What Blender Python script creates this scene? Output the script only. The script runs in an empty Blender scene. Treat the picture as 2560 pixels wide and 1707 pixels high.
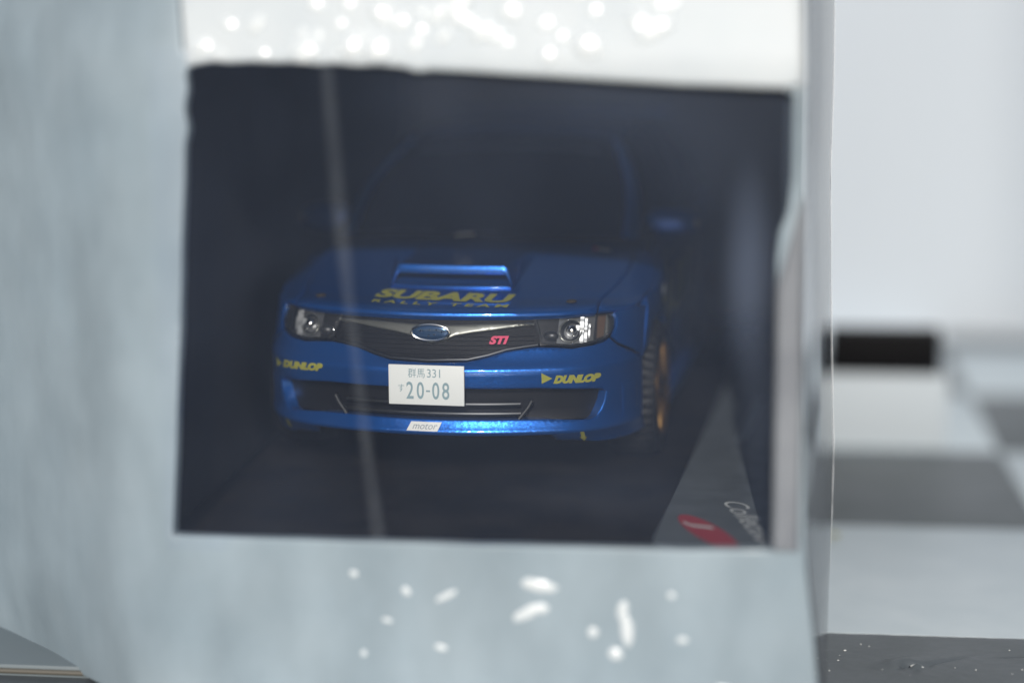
import bpy, bmesh, math, random
from mathutils import Vector, Matrix
from mathutils import geometry as mgeo, noise
from math import sin, cos, pi, radians, sqrt, atan2
random.seed(7)
SC = bpy.context.scene
COL = SC.collection

# ------------------------------------------------------------------ camera (1 unit = 1 cm)
cam_d = bpy.data.cameras.new('camera')
cam = bpy.data.objects.new('camera', cam_d)
COL.objects.link(cam)
SC.camera = cam
RC = ((0.9814143121940312, 0.19183712780282677, -0.004946131526606654),
      (0.027446575636250956, -0.16582932978968581, -0.9857724478130575),
      (-0.1899279687317277, 0.9673154344472265, -0.16801254987522307))
# rows: image right, image down, view direction, in world axes
CAMPOS = Vector((4.62985507, -19.19357025, 6.49946782))
m = Matrix(((RC[0][0], -RC[1][0], -RC[2][0], CAMPOS.x),
            (RC[0][1], -RC[1][1], -RC[2][1], CAMPOS.y),
            (RC[0][2], -RC[1][2], -RC[2][2], CAMPOS.z),
            (0, 0, 0, 1)))
cam.matrix_world = m
cam_d.sensor_width = 36.0
cam_d.lens = 5000.0 * 36.0 / 2560.0
cam_d.clip_start = 0.1
cam_d.clip_end = 2000
cam_d.dof.use_dof = True
cam_d.dof.focus_distance = 20.05
APERTURE = 0.82          # cm
cam_d.dof.aperture_fstop = (cam_d.lens * 1e-3) / APERTURE
cam_d.dof.aperture_blades = 0

# ------------------------------------------------------------------ sky, sun, exposure
SUN_EL, SUN_AZ = 24.0, 8.0      # azimuth measured from -Y towards +X
world = bpy.data.worlds.new('World')
SC.world = world
world.use_nodes = True
wn = world.node_tree
bg = wn.nodes['Background']
sky = wn.nodes.new('ShaderNodeTexSky')
sky.sky_type = 'NISHITA'
sky.sun_disc = False
sky.sun_elevation = radians(SUN_EL)
bg.inputs['Strength'].default_value = 0.065
wn.links.new(sky.outputs[0], bg.inputs['Color'])
sd = bpy.data.lights.new('sun', 'SUN')
sd.energy = 3.0
sd.angle = radians(0.5)
sd.color = (1.0, 0.965, 0.91)
sun = bpy.data.objects.new('sun', sd)
COL.objects.link(sun)
sdir = Vector((sin(radians(SUN_AZ)) * cos(radians(SUN_EL)), -cos(radians(SUN_AZ)) * cos(radians(SUN_EL)), sin(radians(SUN_EL))))
sun.rotation_euler = sdir.to_track_quat('Z', 'Y').to_euler()
sky.sun_rotation = atan2(sdir.x, sdir.y)
sun.location = sdir * 60
SC.view_settings.view_transform = 'Standard'
SC.view_settings.look = 'None'
SC.view_settings.exposure = 0.0
SC.view_settings.gamma = 1.0
SC.view_settings.use_curve_mapping = False
SC.cycles.max_bounces = 10
SC.cycles.transparent_max_bounces = 16
SC.cycles.caustics_reflective = False
SC.cycles.caustics_refractive = False
SC.cycles.sample_clamp_indirect = 8.0

# ------------------------------------------------------------------ materials
def mat(name, base, rough=0.5, metal=0.0, coat=0.0, spec=0.5, coat_rough=0.03):
    mt = bpy.data.materials.new(name)
    mt.use_nodes = True
    b = mt.node_tree.nodes['Principled BSDF']
    b.inputs['Base Color'].default_value = (*base, 1)
    b.inputs['Roughness'].default_value = rough
    b.inputs['Metallic'].default_value = metal
    b.inputs['Coat Weight'].default_value = coat
    b.inputs['Coat Roughness'].default_value = coat_rough
    b.inputs['Specular IOR Level'].default_value = spec
    return mt

def nodes(mt):
    return mt.node_tree.nodes, mt.node_tree.links, mt.node_tree.nodes['Principled BSDF']

def add_noise_color(mt, c1, c2, scale, detail=4, lo=0.35, hi=0.65, obj=True):
    n, l, b = nodes(mt)
    tc = n.new('ShaderNodeTexCoord')
    nz = n.new('ShaderNodeTexNoise')
    nz.inputs['Scale'].default_value = scale
    nz.inputs['Detail'].default_value = detail
    cr = n.new('ShaderNodeValToRGB')
    cr.color_ramp.elements[0].position = lo
    cr.color_ramp.elements[1].position = hi
    cr.color_ramp.elements[0].color = (*c1, 1)
    cr.color_ramp.elements[1].color = (*c2, 1)
    l.new(tc.outputs['Object'], nz.inputs['Vector'])
    l.new(nz.outputs['Fac'], cr.inputs['Fac'])
    l.new(cr.outputs['Color'], b.inputs['Base Color'])
    return tc

def add_bump(mt, scale, strength, dist, detail=3, vor=False):
    n, l, b = nodes(mt)
    tc = n.new('ShaderNodeTexCoord')
    nz = n.new('ShaderNodeTexVoronoi' if vor else 'ShaderNodeTexNoise')
    nz.inputs['Scale'].default_value = scale
    if not vor:
        nz.inputs['Detail'].default_value = detail
    bp = n.new('ShaderNodeBump')
    bp.inputs['Strength'].default_value = strength
    bp.inputs['Distance'].default_value = dist
    l.new(tc.outputs['Object'], nz.inputs['Vector'])
    l.new(nz.outputs[0], bp.inputs['Height'])
    l.new(bp.outputs[0], b.inputs['Normal'])

M = {}
# metallic blue paint with flakes
M['paint'] = mat('blue_metallic_paint', (0.003, 0.11, 0.47), 0.31, 0.72, 1.0, coat_rough=0.05)
M['paint'].node_tree.nodes['Principled BSDF'].inputs['Coat IOR'].default_value = 1.55
n, l, b = nodes(M['paint'])
tc = n.new('ShaderNodeTexCoord')
vo = n.new('ShaderNodeTexVoronoi')
vo.inputs['Scale'].default_value = 85
l.new(tc.outputs['Object'], vo.inputs['Vector'])
mx = n.new('ShaderNodeVectorMath'); mx.operation = 'SUBTRACT'
mx.inputs[1].default_value = (0.5, 0.5, 0.5)
l.new(vo.outputs['Color'], mx.inputs[0])
ms = n.new('ShaderNodeVectorMath'); ms.operation = 'SCALE'
ms.inputs['Scale'].default_value = 0.08
l.new(mx.outputs[0], ms.inputs[0])
ge = n.new('ShaderNodeNewGeometry')
ad = n.new('ShaderNodeVectorMath'); ad.operation = 'ADD'
l.new(ge.outputs['Normal'], ad.inputs[0]); l.new(ms.outputs[0], ad.inputs[1])
nn = n.new('ShaderNodeVectorMath'); nn.operation = 'NORMALIZE'
l.new(ad.outputs[0], nn.inputs[0])
l.new(nn.outputs[0], b.inputs['Normal'])
l.new(ge.outputs['Normal'], b.inputs['Coat Normal'])
M['mirrorblue'] = mat('dark_blue_gloss', (0.006, 0.06, 0.28), 0.28, 0.4)
M['black'] = mat('black_plastic', (0.006, 0.006, 0.007), 0.5, spec=.3)
M['grille'] = mat('grille_plastic', (0.006, 0.006, 0.007), 0.5, spec=.2)
add_bump(M['grille'], 60, 0.3, 0.006, vor=True)
M['liner'] = mat('black_card', (0.010, 0.010, 0.012), 0.7, spec=0.3)
M['sideliner'] = mat('liner_lit_side', (0.045, 0.055, 0.066), 0.8, spec=0.1)  # the liner again, lightened for the right wall as if lit
M['backliner'] = mat('liner_lit_back', (0.42, 0.48, 0.54), 0.7, spec=0.3)  # the liner again, lightened most for the back wall as if lit
add_noise_color(M['liner'], (0.006, 0.006, 0.008), (0.016, 0.016, 0.018), 1.1)
M['plinth'] = mat('plinth_black', (0.012, 0.011, 0.011), 0.9, spec=.0)
add_noise_color(M['plinth'], (0.006, 0.006, 0.007), (0.016, 0.014, 0.013), 1.6)
add_bump(M['plinth'], 5, 0.15, 0.02)
M['chrome'] = mat('chrome', (0.75, 0.76, 0.76), 0.16, 1.0)
M['softchrome'] = mat('soft_chrome', (0.48, 0.50, 0.52), 0.52, 1.0)
M['reflsatin'] = mat('reflector_satin', (0.36, 0.37, 0.38), 0.42, 0.9)
M['satin'] = mat('satin_silver', (0.20, 0.205, 0.19), 0.38, 0.75)
M['darkmetal'] = mat('dark_silver', (0.05, 0.052, 0.055), 0.36, 0.8)
M['tyre'] = mat('tyre_rubber', (0.008, 0.008, 0.009), 0.55, spec=.25)
M['gold'] = mat('gold_wheel', (0.20, 0.115, 0.035), 0.3, 0.85)
M['darkglass'] = mat('dark_glass', (0.004, 0.005, 0.006), 0.3, 0, 0.0, spec=.06)
M['yellow'] = mat('yellow_decal', (0.30, 0.30, 0.055), 0.45, spec=.3)
M['whitedecal'] = mat('white_decal', (0.62, 0.64, 0.64), 0.4)
M['greyprint'] = mat('grey_print', (0.25, 0.28, 0.32), 0.5)
M['plate'] = mat('plate_white', (0.70, 0.73, 0.73), 0.4)
M['plategreen'] = mat('plate_green', (0.22, 0.32, 0.36), 0.5)
M['pink'] = mat('pink_badge', (0.62, 0.06, 0.14), 0.3)
M['red'] = mat('red_print', (0.36, 0.04, 0.055), 0.5)
M['emblem'] = mat('emblem_blue', (0.02, 0.06, 0.14), 0.15, 0.5, 0.5)
M['amber'] = mat('amber_lens', (0.10, 0.06, 0.035), 0.3)
M['cardgrey'] = mat('grey_card', (0.10, 0.11, 0.12), 0.5)
add_noise_color(M['cardgrey'], (0.085, 0.098, 0.108), (0.115, 0.132, 0.144), 2.5)
M['palesticker'] = mat('pale_sticker', (0.36, 0.42, 0.47), 0.5)

# clear plastics: light passes straight through, dust scatters a little
def clear(name, dust_lo, dust_hi, scale, tint=(1, 1, 1), dustcol=(0.72, 0.78, 0.86), gloss=True, grad=None):
    mt = bpy.data.materials.new(name)
    mt.use_nodes = True
    n = mt.node_tree.nodes; l = mt.node_tree.links
    n.clear()
    out = n.new('ShaderNodeOutputMaterial')
    tr = n.new('ShaderNodeBsdfTransparent'); tr.inputs[0].default_value = (*tint, 1)
    df = n.new('ShaderNodeBsdfDiffuse'); df.inputs[0].default_value = (*dustcol, 1)
    mx = n.new('ShaderNodeMixShader')
    tc = n.new('ShaderNodeTexCoord')
    nz = n.new('ShaderNodeTexNoise'); nz.inputs['Scale'].default_value = scale; nz.inputs['Detail'].default_value = 3
    mr = n.new('ShaderNodeMapRange')
    mr.inputs['From Min'].default_value = 0.3; mr.inputs['From Max'].default_value = 0.72
    mr.inputs['To Min'].default_value = dust_lo; mr.inputs['To Max'].default_value = dust_hi
    l.new(tc.outputs['Object'], nz.inputs['Vector']); l.new(nz.outputs['Fac'], mr.inputs['Value'])
    fac = mr.outputs[0]
    if grad:
        for (cx, cz, rx, rz, amt) in grad:      # smears that also carry painted haze and a reflection streak
            mp = n.new('ShaderNodeVectorMath'); mp.operation = 'SUBTRACT'; mp.inputs[1].default_value = (cx, 0, cz)
            l.new(tc.outputs['Object'], mp.inputs[0])
            mu = n.new('ShaderNodeVectorMath'); mu.operation = 'MULTIPLY'; mu.inputs[1].default_value = (1 / rx, 0, 1 / rz)
            l.new(mp.outputs[0], mu.inputs[0])
            le = n.new('ShaderNodeVectorMath'); le.operation = 'LENGTH'
            l.new(mu.outputs[0], le.inputs[0])
            r2 = n.new('ShaderNodeMapRange'); r2.interpolation_type = 'SMOOTHSTEP'
            r2.inputs['From Min'].default_value = 1; r2.inputs['From Max'].default_value = 0
            r2.inputs['To Min'].default_value = 0; r2.inputs['To Max'].default_value = amt
            l.new(le.outputs['Value'], r2.inputs['Value'])
            sm = n.new('ShaderNodeMath'); sm.operation = 'ADD'
            l.new(fac, sm.inputs[0]); l.new(r2.outputs[0], sm.inputs[1])
            fac = sm.outputs[0]
    l.new(fac, mx.inputs[0]); l.new(tr.outputs[0], mx.inputs[1]); l.new(df.outputs[0], mx.inputs[2])
    last = mx.outputs[0]
    if gloss:
        gl = n.new('ShaderNodeBsdfGlossy'); gl.inputs['Roughness'].default_value = 0.06
        fr = n.new('ShaderNodeFresnel'); fr.inputs['IOR'].default_value = 1.45
        m2 = n.new('ShaderNodeMixShader')
        l.new(fr.outputs[0], m2.inputs[0]); l.new(last, m2.inputs[1]); l.new(gl.outputs[0], m2.inputs[2])
        last = m2.outputs[0]
    l.new(last, out.inputs['Surface'])
    return mt
M['window'] = clear('dust_haze_pane', 0.030, 0.056, .55, dustcol=(0.47, 0.58, 0.84), gloss=False,
                    grad=[(-1.4, 6.1, 4.6, 3.0, 0.026), (-0.72, 4.2, 0.28, 1.2, 0.10), (-2.0, 5.75, 1.2, .7, 0.022), (-1.1, 5.2, .7, .8, 0.02), (-3.4, 5.7, .9, .5, 0.016), (-.6, 2.9, .25, 1.3, .03), (-1.9, 2.2, 1.3, .35, .012)])  # blue dust doubles as the veil of haze and reflection
M['crease'] = clear('creased_film', 0.02, 0.05, 2.0, gloss=False)
M['sidepane'] = clear('clear_side_plastic', 0.22, 0.42, 1.2, tint=(0.86, 0.88, 0.9))
M['sideedge'] = clear('pane_edge_highlight', 0.05, 0.28, 4.0, dustcol=(0.88, 0.90, 0.92), gloss=False)
M['smoked'] = clear('lid_light_tint', 0.03, 0.06, 1.0, tint=(0.33, 0.36, 0.39))
M['lens'] = clear('headlight_lens', 0.01, 0.03, 3.0)

# ------------------------------------------------------------------ helpers
def smooth_mesh(me, ang=35):
    me.polygons.foreach_set('use_smooth', [True] * len(me.polygons))
    try:
        me.set_sharp_from_angle(angle=radians(ang))
    except Exception:
        pass

def mesh_obj(name, verts, faces, material, parent=None, smooth=True, ang=35, mats=None, fmats=None, recalc=False):
    me = bpy.data.meshes.new(name)
    me.from_pydata([tuple(v) for v in verts], [], faces)
    if recalc:
        bm = bmesh.new(); bm.from_mesh(me)
        bmesh.ops.recalc_face_normals(bm, faces=bm.faces)
        bm.to_mesh(me); bm.free()
    if mats:
        for q in mats: me.materials.append(q)
        for p, k in zip(me.polygons, fmats): p.material_index = k
    else:
        me.materials.append(material)
    if smooth: smooth_mesh(me, ang)
    me.update()
    o = bpy.data.objects.new(name, me)
    COL.objects.link(o)
    if parent: o.parent = parent
    return o

def thing(name, label, cat, loc=(0, 0, 0), rotz=0.0, group=None):
    o = bpy.data.objects.new(name, None)
    COL.objects.link(o)
    o.location = loc; o.rotation_euler = (0, 0, rotz)
    o.empty_display_size = 0.5
    o['label'] = label; o['category'] = cat
    if group: o['group'] = group
    return o

class G:
    """collects faces, then becomes ONE mesh object"""
    def __init__(s): s.v = []; s.f = []
    def add(s, verts, faces):
        k = len(s.v)
        s.v += [Vector(v) for v in verts]
        s.f += [[i + k for i in f] for f in faces]
        return s
    def box(s, x0, x1, y0, y1, z0, z1, bev=0.0, fn=None):
        bm = bmesh.new()
        bmesh.ops.create_cube(bm, size=1)
        for v in bm.verts:
            v.co = Vector(((x0 + x1) / 2 + v.co.x * (x1 - x0), (y0 + y1) / 2 + v.co.y * (y1 - y0), (z0 + z1) / 2 + v.co.z * (z1 - z0)))
        if bev > 0:
            bmesh.ops.bevel(bm, geom=list(bm.edges), offset=bev, segments=2, profile=0.6, affect='EDGES')
        vs = [v.co.copy() for v in bm.verts]
        if fn: vs = [fn(v) for v in vs]
        bm.verts.index_update()
        s.add(vs, [[v.index for v in f.verts] for f in bm.faces])
        bm.free()
        return s
    def ball(s, c, r, seg=20, rings=12, fn=None):
        bm = bmesh.new()
        bmesh.ops.create_uvsphere(bm, u_segments=seg, v_segments=rings, radius=1)
        vs = [Vector((c[0] + v.co.x * r[0], c[1] + v.co.y * r[1], c[2] + v.co.z * r[2])) for v in bm.verts]
        if fn: vs = [fn(v) for v in vs]
        bm.verts.index_update()
        s.add(vs, [[v.index for v in f.verts] for f in bm.faces])
        bm.free()
        return s
    def tube(s, pts, r, seg=8, cap=True):
        pts = [Vector(p) for p in pts]
        rings = []
        up = Vector((0, 0, 1))
        for i, p in enumerate(pts):
            d = (pts[min(i + 1, len(pts) - 1)] - pts[max(i - 1, 0)]).normalized()
            a = d.cross(up if abs(d.z) < .95 else Vector((1, 0, 0))).normalized(); c = d.cross(a)
            rr = r[i] if isinstance(r, (list, tuple)) else r
            rings.append([p + (a * cos(2 * pi * k / seg) + c * sin(2 * pi * k / seg)) * rr for k in range(seg)])
        vs = [v for q in rings for v in q]
        fs = []
        for i in range(len(rings) - 1):
            for k in range(seg):
                fs.append([i * seg + k, i * seg + (k + 1) % seg, (i + 1) * seg + (k + 1) % seg, (i + 1) * seg + k])
        if cap:
            fs.append(list(range(seg))[::-1]); fs.append([(len(rings) - 1) * seg + k for k in range(seg)])
        return s.add(vs, fs)
    def grid(s, fn, nu, nv, wrap=False):
        vs = [fn(i / nu, j / nv) for j in range(nv + 1) for i in range(nu + 1)]
        fs = [[j * (nu + 1) + i, j * (nu + 1) + i + 1, (j + 1) * (nu + 1) + i + 1, (j + 1) * (nu + 1) + i] for j in range(nv) for i in range(nu)]
        return s.add(vs, fs)
    def build(s, name, material, parent=None, smooth=True, ang=35, recalc=False):
        return mesh_obj(name, s.v, s.f, material, parent, smooth, ang, recalc=recalc)

def inpoly(p, poly):
    x, y = p[0], p[1]; c = False; j = len(poly) - 1
    for i in range(len(poly)):
        a, b_ = poly[i], poly[j]
        if (a[1] > y) != (b_[1] > y) and x < (b_[0] - a[0]) * (y - a[1]) / (b_[1] - a[1]) + a[0]: c = not c
        j = i
    return c

def segdist(p, a, b_):
    dx, dy = b_[0] - a[0], b_[1] - a[1]
    L = dx * dx + dy * dy
    t = 0 if L == 0 else max(0, min(1, ((p[0] - a[0]) * dx + (p[1] - a[1]) * dy) / L))
    return sqrt((p[0] - a[0] - t * dx) ** 2 + (p[1] - a[1] - t * dy) ** 2)

def resample(poly, step):
    out = []
    for i in range(len(poly)):
        a = poly[i]; b_ = poly[(i + 1) % len(poly)]
        L = sqrt((a[0] - b_[0]) ** 2 + (a[1] - b_[1]) ** 2)
        k = max(1, int(round(L / step)))
        out += [(a[0] + (b_[0] - a[0]) * q / k, a[1] + (b_[1] - a[1]) * q / k) for q in range(k)]
    return out

def chaikin(poly, n=1):
    for _ in range(n):
        out = []
        for i in range(len(poly)):
            a = poly[i]; b_ = poly[(i + 1) % len(poly)]
            out.append((a[0] * .75 + b_[0] * .25, a[1] * .75 + b_[1] * .25))
            out.append((a[0] * .25 + b_[0] * .75, a[1] * .25 + b_[1] * .75))
        poly = out
    return poly

def area(poly):
    return sum(poly[i][0] * poly[(i + 1) % len(poly)][1] - poly[(i + 1) % len(poly)][0] * poly[i][1] for i in range(len(poly))) / 2

def panel(outline, fn, step, thick=0.0, holes=(), roll=0.0, drop=0.0, off=0.0, inward=None, g=None, rows=()):
    """a curved plate: outline (with holes) in the parameter plane, fn maps it to space.
    inward = sign so that the normal*sign points to the outside; roll/drop round the edges off"""
    g = g or G()
    loops = []
    for k, lp in enumerate([outline] + list(holes)):
        lp = resample(lp, step)
        a = area(lp)
        if (k == 0 and a < 0) or (k > 0 and a > 0): lp = lp[::-1]
        loops.append(lp)
    segs = [(lp[i], lp[(i + 1) % len(lp)]) for lp in loops for i in range(len(lp))]
    def dist(p): return min(segdist(p, a, b_) for a, b_ in segs)
    def inside(p): return inpoly(p, loops[0]) and not any(inpoly(p, h) for h in loops[1:])
    pts, edges = [], []
    for lp in loops:
        k = len(pts); pts += lp
        edges += [(k + i, k + (i + 1) % len(lp)) for i in range(len(lp))]
    nb = len(pts)
    extra = []
    if roll > 0:
        for lp in loops:
            for i in range(len(lp)):
                a, p, c = lp[i - 1], lp[i], lp[(i + 1) % len(lp)]
                tx, ty = c[0] - a[0], c[1] - a[1]; L = sqrt(tx * tx + ty * ty) or 1
                nx, ny = -ty / L, tx / L
                for q in (0.3, 0.65, 1.0):
                    e = (p[0] + nx * roll * q, p[1] + ny * roll * q)
                    if inside(e) and dist(e) > roll * q * 0.93: extra.append(e)
    for (yy, st) in rows:                       # extra rows where the surface turns sharply
        x = min(p[0] for p in loops[0])
        while x < max(p[0] for p in loops[0]):
            if inside((x, yy)) and dist((x, yy)) > 3: extra.append((x, yy))
            x += st
    xs = [p[0] for p in loops[0]]; ys = [p[1] for p in loops[0]]
    x = min(xs) + step * .5
    while x < max(xs):
        y = min(ys) + step * .5
        while y < max(ys):
            p = (x, y)
            if inside(p) and dist(p) > max(step * .35, roll * 1.25): extra.append(p)
            y += step
        x += step
    allp = [Vector(p) for p in pts + extra]
    r = mgeo.delaunay_2d_cdt(allp, edges, [], 0, 1e-6)
    V2, F2 = r[0], r[2]
    # normals by differences
    def pos(p):
        e = step * .02
        q = Vector(fn(p[0], p[1]))
        u = Vector(fn(p[0] + e, p[1])) - Vector(fn(p[0] - e, p[1])); v = Vector(fn(p[0], p[1] + e)) - Vector(fn(p[0], p[1] - e))
        nrm = u.cross(v)
        nrm = nrm.normalized() if nrm.length > 0 else Vector((0, -1, 0))
        if inward is not None and nrm.dot(inward) < 0: nrm = -nrm
        return q, nrm
    top_, nr = [], []
    for p in V2:
        q, nrm = pos(p)
        o = off
        if roll > 0:
            d = dist(p)
            if d < roll: o -= drop * (1 - sqrt(max(0, 1 - (1 - d / roll) ** 2)))
        top_.append(q + nrm * o); nr.append(nrm)
    faces = []
    for f in F2:
        c = (sum(V2[i][0] for i in f) / len(f), sum(V2[i][1] for i in f) / len(f))
        if inside(c):
            a, b_, c_ = (top_[f[0]], top_[f[1]], top_[f[2]])
            if (b_ - a).cross(c_ - a).dot(nr[f[0]]) < 0: f = list(f)[::-1]
            faces.append(list(f))
    g.add(top_, faces)
    if thick > 0:
        for lp in loops:
            vs = []
            for p in lp:
                q, nrm = pos(p)
                vs.append(q + nrm * (off - drop)); vs.append(q + nrm * (off - drop - thick))
            k = len(lp); fs = []
            for i in range(k):
                j = (i + 1) % k
                fs.append([2 * i, 2 * j, 2 * j + 1, 2 * i + 1])
            g.add(vs, fs)
    return g

def pch(T):
    X = [float(a) for a, b_ in T]; Y = [float(b_) for a, b_ in T]
    N = len(X); h = [X[i + 1] - X[i] for i in range(N - 1)]; d = [(Y[i + 1] - Y[i]) / h[i] for i in range(N - 1)]
    mm = [0.0] * N; mm[0] = d[0]; mm[-1] = d[-1]
    for i in range(1, N - 1):
        if d[i - 1] * d[i] > 0:
            w1 = 2 * h[i] + h[i - 1]; w2 = h[i] + 2 * h[i - 1]; mm[i] = (w1 + w2) / (w1 / d[i - 1] + w2 / d[i])
    def f(x):
        x = min(max(x, X[0]), X[-1]); i = 0
        while i < N - 2 and x > X[i + 1]: i += 1
        s = (x - X[i]) / h[i]
        return (1 + 2 * s) * (1 - s) ** 2 * Y[i] + s * (1 - s) ** 2 * h[i] * mm[i] + s * s * (3 - 2 * s) * Y[i + 1] + s * s * (s - 1) * h[i] * mm[i + 1]
    return f

def mirror(right):           # right half outline from the centre line top to the centre line bottom
    return list(right) + [(-x, z) for x, z in reversed(right)]

# ------------------------------------------------------------------ display case frame (aligned with the chequered floor)
CASE_ANG = radians(4.183)
CASE_O = Vector((4.07019626, -2.11666808, 0.0))
def case_w(a, b_, z):
    return CASE_O + Vector((a * cos(CASE_ANG) - b_ * sin(CASE_ANG), a * sin(CASE_ANG) + b_ * cos(CASE_ANG), z))

# ================================================================== FLOOR AND WALL
M['tile_white'] = mat('white_tile', (0.66, 0.74, 0.78), 0.38)
add_noise_color(M['tile_white'], (0.56, 0.635, 0.675), (0.63, 0.70, 0.735), 1.3, lo=.3, hi=.7)
M['tile_dark'] = mat('dark_tile', (0.075, 0.08, 0.085), 0.42)
add_noise_color(M['tile_dark'], (0.072, 0.086, 0.094), (0.115, 0.13, 0.145), 0.9, lo=.3, hi=.7)
add_bump(M['tile_dark'], 7, 0.25, 0.03, detail=6)
M['grout'] = mat('grout', (0.2, 0.21, 0.22), 0.9)
PITCH, A0, B0 = 4.37, 2.92, 3.2
ground = bpy.data.objects.new('chequered_floor', None)
COL.objects.link(ground)
ground.location = CASE_O; ground.rotation_euler = (0, 0, CASE_ANG)
ground['kind'] = 'structure'
G().add([(-200, -200, -0.2), (200, -200, -0.2), (200, 200, -0.2), (-200, 200, -0.2)], [[0, 1, 2, 3]]).build('bed', M['grout'], ground)
tile_me = None
def tile_geo():
    return G().box(-PITCH / 2 + .004, PITCH / 2 - .004, -PITCH / 2 + .004, PITCH / 2 - .004, -.25, 0, 0.003)
tm = {}
for key, mm_ in (('w', 'tile_white'), ('d', 'tile_dark')):
    o = tile_geo().build('tile', M[mm_], ground, ang=60); tm[key] = o.data
    bpy.data.objects.remove(o)
for r in range(-5, 8):
    for c in range(-6, 6):
        dark = (r + c) % 2 == 0
        if r == 0 and c == 0: continue
        o = bpy.data.objects.new('tile', tm['d' if dark else 'w']); COL.objects.link(o)
        o.parent = ground
        o.location = (A0 - PITCH / 2 + c * PITCH, B0 - PITCH / 2 + r * PITCH, random.uniform(-.004, .004))
# the near dark tile: chipped and scratched, modelled finely
DC = (0.96, 2.25)
def near_tile(u, v):
    a = A0 - PITCH + .004 + u * (PITCH - .008); b_ = B0 - PITCH + .004 + v * (PITCH - .008)
    z = 0.0
    e = min(a - (A0 - PITCH), A0 - a, b_ - (B0 - PITCH), B0 - b_)
    if e < .012: z -= .004 * (1 - e / .012) ** 2
    dx, dy = a - DC[0], b_ - DC[1]
    ca, sa = cos(-.55), sin(-.55)
    p, q = dx * ca - dy * sa, dx * sa + dy * ca
    z += .040 * math.exp(-((p + .10) / .22) ** 2 - ((q - .10) / .10) ** 2)
    z -= .13 * math.exp(-(p / .13) ** 2 - ((q + .10 * sin(p * 14) * .3) / .055) ** 2)
    z -= .045 * math.exp(-((p - .25) / .30) ** 2 - ((q + .02) / .03) ** 2)
    z += .05 * math.exp(-((p + .02) / .07) ** 2 - ((q + .085) / .035) ** 2)
    z -= .012 * math.exp(-((a - 1.95) / .16) ** 2 - ((b_ - 2.58 - .25 * (a - 1.95)) / .016) ** 2)
    z += .004 * noise.noise(Vector((a * 2.2, b_ * 2.2, 0))) + .0022 * noise.noise(Vector((a * 9, b_ * 9, 3)))
    return Vector((a, b_, z))
# dense near the chip
def dens(t, c0): return t
g = G()
NU, NV = 170, 150
av = sorted([i / 60 for i in range(61)] + [(1.43 + .3 + i * .012) / PITCH for i in range(110)])
bv = sorted([i / 60 for i in range(61)] + [(1.17 + 1.9 + i * .010) / PITCH for i in range(100)])
vs = [near_tile(u, v) for v in bv for u in av]
nu_ = len(av)
fs = [[j * nu_ + i, j * nu_ + i + 1, (j + 1) * nu_ + i + 1, (j + 1) * nu_ + i] for j in range(len(bv) - 1) for i in range(nu_ - 1)]
g.add(vs, fs)
nt = g.build('tile', M['tile_dark'], ground, ang=80)
nt['label'] = 'chipped and scratched dark tile with grit on it'
# grit on the near tile, plus added pale slivers for the chip's glint
g = G()
spots = [(.30, 2.62), (.02, 2.35), (-.08, 2.05), (.12, 1.98), (.55, 2.78), (1.95, 2.80), (2.30, 2.78), (.22, 2.30), (2.0, 2.2), (2.35, 2.0), (-.02, 1.9), (1.55, 2.15)]
for k in range(14): spots.append((random.uniform(-.2, 2.8), random.uniform(1.7, 3.1)))
for k, (a, b_) in enumerate(spots):
    s = random.uniform(.006, .011) if k < 12 else random.uniform(.003, .006)
    g.ball((a, b_, s * .4), (s * random.uniform(.9, 1.8), s, s * .8), 6, 4)
M['grit'] = mat('pale_grit_glint', (0.72, 0.73, 0.71), 0.25, spec=.8)
g.ball((DC[0] + .01, DC[1] - .075, .012), (.055, .022, .018), 10, 6)  # added sliver, stands for the glint at the chip
g.ball((DC[0] + .06, DC[1] - .09, .006), (.03, .014, .012), 8, 5)
o = g.build('grit', M['grit'], ground)
o['kind'] = 'stuff'
# a small crumb on the white tile behind
w = case_w(.36, 7.0, 0)
crumb = G().ball((0, 0, .03), (.06, .05, .035), 10, 6).build('crumb', mat('crumb_tan', (.30, .30, .19), .7))
crumb.location = w
crumb['label'] = 'tiny tan crumb lying on the white tile beside the case'; crumb['category'] = 'crumb'

# pale backdrop wall with soft upright waves
M['wall'] = mat('white_backdrop', (0.53, 0.575, 0.625), 0.6)
def wallf(u, v):
    a = -60 + 120 * u
    d = 21.9 + .55 * sin(a * .62 + .2) + .22 * sin(a * 1.37 + 2.0)
    return Vector((a, d, v * 45))
wall = G().grid(wallf, 240, 2).build('backdrop_wall', M['wall'], None, ang=80)
wall.location = CASE_O; wall.rotation_euler = (0, 0, CASE_ANG); wall['kind'] = 'structure'
# low white box with a black block on it
M['whitebox'] = mat('white_box', (0.47, 0.52, 0.56), 0.55)
wb = G().box(-.95, .95, -.75, .75, 0, 1.10, .03).build('white_box', M['whitebox'])
wb.location = case_w(1.22, 12.75, .004); wb.rotation_euler = (0, 0, CASE_ANG)
wb['label'] = 'low white box on the chequered floor with the black block on top'; wb['category'] = 'box'
blk = G().box(-.80, .80, -.28, .28, 0, .62, .02)
blk = blk.build('black_block', mat('black_rubber', (0.003, 0.003, 0.004), 0.6, spec=.1))
blk.location = case_w(1.24, 12.32, 1.106); blk.rotation_euler = (0, 0, CASE_ANG)
blk['label'] = 'small black block resting on the low white box right of the case'; blk['category'] = 'block'

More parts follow.
